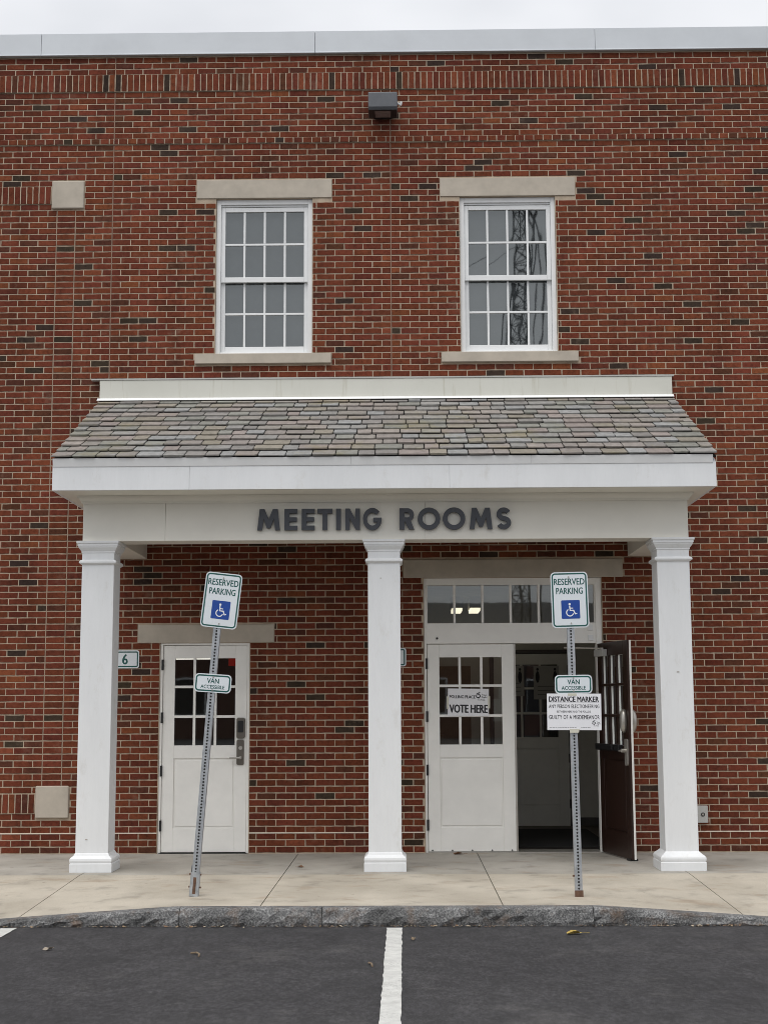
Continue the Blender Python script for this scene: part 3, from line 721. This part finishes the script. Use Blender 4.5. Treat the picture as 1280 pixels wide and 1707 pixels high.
# ------------------------------------------------------------------ wall light
wl = tag(empty('wall_light', (-.078, 0, 7.905)), 'dark metal wall pack light high on the brick wall', 'wall light')
box('back_box', -.10, .10, -.09, -.008, .02, .2, DARKM, wl, bevel=.006)
m = MB(); pr = [(-.09, .0), (-.09, .225), (-.2, .228), (-.315, .20), (-.315, .035), (-.30, .0)]
m.loft([[(x, y, z) for y, z in pr] for x in (.158, -.158)]); m.build('housing', simple('grey_metal', (.11, .115, .125), .32, .4, var=.1), wl, bevel=.006)
box('lens', -.085, .085, -.28, -.11, -.004, -.001, LENS, wl)
box('lens_rim', -.15, .15, -.31, -.095, -.001, .001, DARKM, wl)
m = MB(); m.tube((.158, -.2, .12), (.19, -.2, .10), .012, n=8); m.tube((.19, -.2, .09), (.20, -.2, .135), .014, n=10); m.build('photocell', TRIM, wl)

# outlet box
ob = tag(empty('outlet_box', (3.135, -.008, .30)), 'small grey locked outlet box low on the brick beside the right column', 'outlet box')
box('cover', -.09, .088, -.05, -.002, 0, .172, GREYP, ob, bevel=.004)
MB().tube((.035, -.056, .085), (.035, -.05, .085), .02, n=16).build('lock', DARKM, ob); MB().tube((.035, -.058, .085), (.035, -.056, .085), .011, n=12).build('keyhole', NICKEL, ob)

# number signs
def plate(parent, w_, h, r, name='sign_panel', loc=(0,0,0), rot=(0,0,0), border=.0085, bt=.0115, pm=None, bm=None):
    o = MB().prism(rrect(w_, h, r), -.0012, .0012).build(name, pm or SIGNW, parent, loc, rot)
    if bt: ring_flat(rrect(w_-2*border, h-2*border, r-border*.6), rrect(w_-2*border-2*bt, h-2*border-2*bt, max(.002, r-border*.6-bt)), -.0018).build('border', bm or GREEN, o)
    return o
ns = tag(empty('number_sign', (-2.813, -.012, 2.002)), 'white and green number 6 plate on brick beside the single door', 'sign')
o = plate(ns, .298, .188, .026, border=.012, bt=.013); lettering('6', GREEN, o, .0, .0, .052, .105, -.002, .03)
ns = tag(empty('number_sign', (-.012, -.012, 2.01)), 'white and green number plate mostly hidden behind the middle column', 'sign')
plate(ns, .298, .192, .026, border=.012, bt=.013)

# ------------------------------------------------------------------ parking signs
def post(parent, h):
    m = MB(); hw, p = .0285, .0254; n = int(h/p)
    m.box(-hw, -hw+.004, -.0225, .0285, 0, h); m.box(hw-.004, hw, -.0225, .0285, 0, h); m.box(-hw+.004, hw-.004, .0245, .0285, 0, h)
    y = -.0285                                  # front face with punched holes
    for k in range(n):
        z0 = k*p; b = len(m.v); hr = .0085
        m.v += [(-hw, y, z0), (hw, y, z0), (hw, y, z0+p), (-hw, y, z0+p)]
        m.v += [(hr*math.cos(R(225+45*i)), y, z0+p/2+hr*math.sin(R(225+45*i))) for i in range(8)]
        for c, i0 in ((0, 0), (1, 2), (2, 4), (3, 6)):
            m.f.append((b+c, b+(c+1) % 4, b+4+(i0+2) % 8, b+4+i0+1, b+4+i0)); m.t.append(None)
    m.quad((-hw, y, 0), (-hw, y, h), (-hw, -.0225, h), (-hw, -.0225, 0)); m.quad((hw, y, h), (hw, y, 0), (hw, -.0225, 0), (hw, -.0225, h))
    po_ = m.build('post', GALV, parent)
    box('hole_shade_core', -.0225, .0225, -.0215, .022, .002, h-.01, HOLESH, parent)  # added core, its dark colour paints the shade seen through the punched holes
    return po_
def isa(parent, cx, cz, s):
    MB().prism(rrect(s, s, .008, cx=cx, cz=cz), -.0022, -.0014).build('blue_panel', BLUE, parent)
    m = MB(); P = lambda q: [(cx+a*s, cz+b*s) for a, b in q]
    hd = P(arc(-.05, .285, .065, .065, 0, 360, 16)[:-1]); b = len(m.v); m.v += [(x, -.0027, z) for x, z in hd]; m.f.append(tuple(range(b, b+16))); m.t.append(None)
    ribbon_mesh(m, P([(-.055, .2), (-.035, -.05), (.15, -.055), (.24, -.25), (.335, -.215)]), .062*s, -.0028)
    ribbon_mesh(m, P([(-.03, .07), (.13, .065)]), .05*s, -.0030)
    ribbon_mesh(m, P(arc(-.045, -.17, .185, .185, 118, 345, 20)), .055*s, -.0032)
    m.build('wheelchair_symbol', WHITE, parent)
def bolts(parent, zs_):
    m = MB()
    for x, z in zs_: m.tube((x, -.008, z), (x, -.001, z), .006, n=8)
    m.build('bolt', NICKEL, parent)
def parking_sign(loc, lean, label, top, van, hgt, stub=False):
    t = tag(empty('parking_sign', loc, (0, lean, 0)), label, 'parking sign', 'reserved parking signs on perforated posts')
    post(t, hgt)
    s = plate(t, .300, .452, .034, loc=(top[0], -.032, top[1]), rot=(0, top[2], 0))
    lettering('RESERVED', GREEN, s, 0, .148, .247, .051, -.0019, .022); lettering('PARKING', GREEN, s, 0, .073, .215, .051, -.0019, .022)
    isa(s, .004, -.078, .15); bolts(s, ((-.004, .186), (.004, -.189)))
    s = plate(t, .300, .150, .034, loc=(van[0], -.032, van[1]), rot=(0, van[2], 0))
    lettering('VAN', GREEN, s, 0, .019, .096, .039, -.0019, .022); lettering('ACCESSIBLE', GREEN, s, 0, -.029, .194, .029, -.0019, .014)
    bolts(s, ((.0, .052), (.0, -.054)))
    if stub:
        m = MB(); m.box(-.034, .034, -.033, -.030, 0, .19); m.box(-.036, -.0335, -.033, .03, 0, .24); m.box(.0335, .036, -.033, .03, 0, .19); st_ = m.build('anchor_sleeve', GALV, t)
        m = MB(); m.tube((-.05, 0, .07), (.05, 0, .07), .007); m.tube((-.052, 0, .17), (.045, 0, .17), .007); m.tube((0, -.038, .1), (0, -.033, .1), .008); m.tube((0, -.038, .05), (0, -.033, .05), .008); m.build('bolt', RUST, t)
        box('rust_patch', -.012, .012, -.0345, -.0332, .02, .15, RUST, t)
    else:
        m = MB(); m.box(-.033, .033, -.032, -.0288, 0, .05); m.build('anchor_sleeve', RUST, t); m = MB(); m.tube((-.045, 0, .16), (-.028, 0, .16), .007); m.build('bolt', RUST, t)
    return t
LL, LR = R(4.35), R(-.55)
def local(lean, base, X, Z):             # sign centre given in upright coordinates
    dx, dz = X-base[0], Z-base[2]; return (dx*math.cos(lean)-dz*math.sin(lean), dx*math.sin(lean)+dz*math.cos(lean))
bl, br = (-1.575, -3.36, 0), (1.485, -3.45, 0)
a = local(LL, bl, -1.377, 2.364); b = local(LL, bl, -1.439, 1.690)
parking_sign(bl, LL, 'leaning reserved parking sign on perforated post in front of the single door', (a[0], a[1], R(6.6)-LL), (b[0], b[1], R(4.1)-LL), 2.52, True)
a = local(LR, br, 1.461, 2.347); b = local(LR, br, 1.476, 1.667)
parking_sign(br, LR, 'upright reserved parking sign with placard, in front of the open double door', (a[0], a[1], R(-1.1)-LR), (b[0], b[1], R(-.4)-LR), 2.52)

def logo(parent, cx, cz, w_):            # small voting emblem
    m = MB(); s = w_
    ribbon_mesh(m, [(cx+x*s, cz+z*s) for x, z in arc(-.30, .02, .17, .13, 150, 395, 14)], .085*s, -.0020)
    ribbon_mesh(m, [(cx+x*s, cz+z*s) for x, z in ((-.46, .16), (-.34, .26), (-.2, .3), (-.16, .40))], .09*s, -.0022)
    ribbon_mesh(m, [(cx+x*s, cz+z*s) for x, z in ((-.36, .1), (-.26, .16), (-.12, .12))], .07*s, -.0024)
    ribbon_mesh(m, [(cx+x*s, cz+z*s) for x, z in ((-.3, -.1), (-.24, -.2))], .06*s, -.0026)
    m.build('emblem', INK, parent)
    lettering('Your', INK, parent, cx+.24*s, cz+.13*s, .46*s, .15*s, -.0021, .012); lettering('Right', INK, parent, cx+.26*s, cz-.08*s, .46*s, .17*s, -.0021, .012)
    lettering('To Vote', INK, parent, cx-.02*s, cz-.30*s, .62*s, .14*s, -.0021, .012)
# distance marker placard taped to the right post
pl = tag(empty('placard', (1.476, -3.490, 1.447), (0, R(.4), 0)), 'white distance marker placard taped to the upright parking sign post', 'placard')
o = box('board', -.2165, .2165, -.0015, .0015, -.145, .145, PAPER, pl)
lettering('DISTANCE MARKER', INK, o, -.002, .101, .398, .041, -.002, .04)
MB().quad((-.2, -.002, .0765), (.197, -.002, .0765), (.197, -.002, .0785), (-.2, -.002, .0785)).build('underline', INK, o)
lettering('ANY PERSON ELECTIONEERING', INK, o, -.001, .044, .402, .029, -.002, .016, spacing=1.12)
lettering('BETWEEN HERE AND THE POLLS IS', INK, o, -.003, .002, .268, .016, -.002, .004)
lettering('GUILTY OF A MISDEMEANOR', INK, o, 0, -.042, .402, .033, -.002, .02, spacing=1.1)
logo(o, .175, -.09, .066)
m = MB(); rr = random.Random(2)
for xa, xb in ((-.2, .015), (.053, .128)):
    x = xa
    while x < xb:
        l = rr.uniform(.008, .022); m.quad((x, -.002, -.124), (min(x+l, xb), -.002, -.124), (min(x+l, xb), -.002, -.1215), (x, -.002, -.1215)); x += l+.004
m.build('fine_print', INK, o)
MB().prism([(-.036, -.166), (.034, -.166), (.04, -.135), (-.04, -.135)], -.0032, -.0016).build('tape', TAPE, pl)
MB().prism([(-.05, .128), (.02, .128), (.02, .147), (-.05, .147)], -.0032, -.0016).build('tape', TAPE, pl)
# poster on the closed door leaf
po = tag(empty('poster', (.783, .020, 1.537), (0, R(.9), 0)), 'white vote here poster taped on the glass of the closed door leaf', 'poster')
o = box('sheet', -.2135, .2135, -.001, .001, -.142, .142, PAPER, po)
lettering('POLLING PLACE', INK, o, -.063, .057, .268, .031, -.002, .04); lettering('VOTE HERE', INK, o, .002, -.066, .394, .083, -.002, .05)
logo(o, .138, .064, .118)
for sx, za, zc in ((-1, -.07, .06), (1, -.06, .068)):
    x0_, x1_ = sorted((sx*.205, sx*.226)); box('tape', x0_, x1_, -.0022, -.0012, za, zc, TAPE, po)
# papers on the inner door
for nm, x0_, x1_, z0_, z1_, lab in (('notice', 1.34, 1.62, 1.62, 2.0, 'paper notice on the inner door seen through the open doorway, left'), ('notice', 1.74, 2.06, 1.58, 2.0, 'paper notice on the inner door seen through the open doorway, right')):
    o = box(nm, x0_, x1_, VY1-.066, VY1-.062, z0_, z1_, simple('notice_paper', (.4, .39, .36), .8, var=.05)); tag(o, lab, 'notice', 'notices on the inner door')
    m = MB()
    for k in range(3): m.quad((x0_+.05, VY1-.0675, z0_+.06+k*.05), (x1_-.04, VY1-.0675, z0_+.06+k*.05), (x1_-.04, VY1-.0675, z0_+.067+k*.05), (x0_+.05, VY1-.0675, z0_+.067+k*.05))
    for cx_ in (x0_+.05, x1_-.05):
        q = arc(cx_, z1_-.14, .025, .075, 0, 360, 12)[:-1]; b = len(m.v); m.v += [(x, VY1-.0677, z) for x, z in q]; m.f.append(tuple(range(b, b+12))); m.t.append(None)
        q = arc(cx_, z1_-.045, .016, .018, 0, 360, 10)[:-1]; b = len(m.v); m.v += [(x, VY1-.0677, z) for x, z in q]; m.f.append(tuple(range(b, b+10))); m.t.append(None)
    m.build('print', INK, o)
tag(box('floor_mat', 1.22, 2.3, .33, 2.6, .018, .028, MATK, bevel=.004), 'black rubber floor mat just inside the open doorway', 'mat')
o = box('ceiling_light', -4.15, -3.2, 9.9, 10.1, 2.36, 2.58, GREYP); box('tube_cover', -4.14, -3.21, 9.91, 10.09, 2.335, 2.359, m_emit('office_tube', (1.0, .95, .85), 1.3), o)
tag(o, 'lit ceiling light deep inside, behind the glass of the single door', 'ceiling light')
for x in (.685, .90):
    o = box('ceiling_light', x, x+.14, 2.05, 2.6, 2.665, 2.81, GREYP); box('tube_cover', x+.012, x+.128, 2.06, 2.59, 2.63, 2.664, LAMPON, o)
    tag(o, 'lit ceiling strip light behind the transom, %s of two' % ('left' if x < .8 else 'right'), 'ceiling light', 'lit strip lights behind the transom')

# ------------------------------------------------------------------ litter
def leaf_obj(loc, rot, size, mat, label, seedk):
    r = random.Random(seedk); m = MB(); n = 10; b = 0
    out = []
    for i in range(n):
        a = 2*math.pi*i/n; rad = size*(1.0 if i % 2 == 0 else .62)*r.uniform(.8, 1.1); out.append((rad*math.cos(a), rad*.6*math.sin(a), .012*r.uniform(0, 1)+.25*abs(math.sin(a))*size))
    m.v = [(0, 0, .006)]+out; m.f = [(0, 1+i, 1+(i+1) % n) for i in range(n)]; m.t = [None]*n
    m.tube((size*.9, 0, .008), (size*1.6, .01, .006), .0015, n=5)
    o = m.build('fallen_leaf', mat, None, loc, (0, 0, rot)); sol = o.modifiers.new('thick', 'SOLIDIFY'); sol.thickness = .0008
    tag(o, label, 'leaf', 'fallen leaves'); return o
leaf_obj((1.32, -4.52, ROADZ+.002), .2, .075, LEAFY, 'yellow fallen leaf on the asphalt near the right kerb', 1)
leaf_obj((.655, -.17, .002), .4, .065, LEAFB, 'brown fallen leaf in front of the closed door leaf', 2)
leaf_obj((-.87, -1.33, .002), 2.2, .045, LEAFB, 'small brown fallen leaf left of the middle column', 3)
leaf_obj((-2.3, -5.15, ROADZ+.002), 1.2, .05, simple('pale_leaf', (.35, .3, .24), .8), 'pale fallen leaf on asphalt at lower left', 4)
leaf_obj((.17, -4.75, ROADZ+.002), 1.4, .035, TWIG, 'thin stalk of leaf beside the top of the centre parking line', 5)
def twig(loc, pts, label):
    m = MB()
    for a, b in zip(pts[:-1], pts[1:]): m.tube(a, b, .007, .006, n=6)
    tag(m.build('twig', TWIG, None, loc), label, 'twig', 'twigs on the asphalt')
twig((-1.27, -5.35, ROADZ+.008), [(-.04, .04, 0), (0, .03, .004), (.025, -.03, .004), (.03, -.09, 0)], 'curled twig on the asphalt left of the centre line')
twig((-.10, -5.75, ROADZ+.008), [(-.02, .06, 0), (.0, .0, .004), (.005, -.07, 0)], 'short twig on the asphalt close to the centre line')
m = MB(); r = random.Random(9)
for k in range(520):
    x = r.uniform(-4.5, 4.5); y = -4.13-abs(r.gauss(0, .022)); s = r.uniform(.006, .022); a = r.uniform(0, 6.28)
    if r.random() < .35 and not (-1.6 < x < 1.0 or x > 1.8): continue
    P = [(x+s*math.cos(a+q)*(1 if i % 2 else .5), y+s*.6*math.sin(a+q), ROADZ+.003+r.uniform(0, .012)) for i, q in enumerate((0, 1.57, 3.14, 4.71))]
    g_ = r.choice(((.3, .22, .14, 1), (.2, .12, .07, 1), (.38, .32, .24, 1), (.1, .07, .05, 1)))
    m.quad(*P, tint=g_)
lm_, ln_, lb_ = base_mat('litter', .9); at_ = ln_.nodes.new('ShaderNodeAttribute'); at_.attribute_name = 'tint'; ln_.links.new(at_.outputs['Color'], lb_.inputs['Base Color'])
tag(m.build('leaf_litter', lm_), 'crumbs of dead leaves lying along the foot of the kerb', 'leaf litter', kind='stuff')
m = MB()
for k in range(900):
    x = r.uniform(-6.4, -4.15); y = -r.uniform(.02, .52); s = r.uniform(.012, .04); a = r.uniform(0, 3.14)
    if y < -.08-.45*min(1, (-4.15-x)/.6): continue
    z = r.uniform(.0, .04); P = [(x+s*math.cos(a+q), y+s*.5*math.sin(a+q), z+r.uniform(0, .02)) for q in (0, .6, 3.14, 3.74)]
    m.quad(*P, tint=r.choice(((.05, .028, .02, 1), (.03, .02, .016, 1), (.09, .05, .03, 1))))
m.quad((-6.4, -.55, -.004), (-4.5, -.55, -.004), (-4.16, -.01, -.004), (-6.4, -.01, -.004), tint=(.03, .02, .015, 1))
tag(m.build('mulch', lm_), 'dark bark mulch at the foot of the wall, far left', 'mulch', kind='stuff')

# ------------------------------------------------------------------ across the street (seen in the window reflections)
mast = tag(empty('lattice_mast', (5.35, -46, ROADZ)), 'tall steel lattice mast reflected in the right upper window', 'mast')
H_ = 36; wv = .42; cs = [(wv*math.cos(R(90+120*i)), wv*math.sin(R(90+120*i))) for i in range(3)]
for c in cs: MB().tube((*c, 0), (*c, H_), .045, n=6).build('leg', DARKM, mast)
m = MB(); z = 0
while z < H_-.7:
    for i in range(3):
        a, b = cs[i], cs[(i+1) % 3]; m.tube((*a, z), (*b, z+.7), .022, n=4); m.tube((*b, z), (*a, z+.7), .022, n=4); m.tube((*a, z), (*b, z), .02, n=4)
    z += .7
m.build('bracing', DARKM, mast)
m = MB()
for q, (bx_, zz) in enumerate(((1.1, 30), (.95, 25), (1.25, 20), (-.9, 16))):
    pts = [(.3*(1 if bx_ > 0 else -1), 0, zz+4)]+[(bx_*(1-.12*abs(k-3)), 0, zz+4-k*1.3) for k in range(1, 7)]+[(.3*(1 if bx_ > 0 else -1), 0, zz-5)]
    for a, b in zip(pts[:-1], pts[1:]): m.tube(a, b, .045, n=5); m.tube((a[0]*.7, .2, a[2]), (b[0]*.7, .2, b[2]), .03, n=5)
m.build('cable_loop', DARKM, mast)
for za, xb, yb, zc in ((22, -24, 6, 10.5), (17.5, -19, 14, 8.5), (15, -30, 9, 9.0)):
    m = MB(); pts = [(xb*t, yb*t, za+(zc-za)*t-2.2*t*(1-t)*4*.5) for t in [k/12 for k in range(13)]]
    for a, b in zip(pts[:-1], pts[1:]): m.tube(a, b, .016, n=5)
    m.build('service_cable', DARKM, mast)
bb = tag(empty('street_building', (2, -62, ROADZ)), 'low brick building across the lot reflected in the door glass', 'building')
FB = simple('far_brick', (.13, .06, .045), .9, var=.3, scale=2)
box('wall', -30, 30, -9, 0, 0, 5.6, FB, bb)
MB().loft([[(x, -9.6, 5.61), (x, -4.5, 7.5), (x, .6, 5.61)] for x in (-30.5, 30.5)]).build('roof', simple('far_roof', (.05, .05, .055), .8), bb)
for k in range(9):
    x = -27+k*6.4; wn = box('window', x, x+1.8, .002, .06, 1.2, 3.2, TRIM, bb); box('glazing', x+.1, x+1.7, .0605, .07, 1.3, 3.1, DARKM, wn)
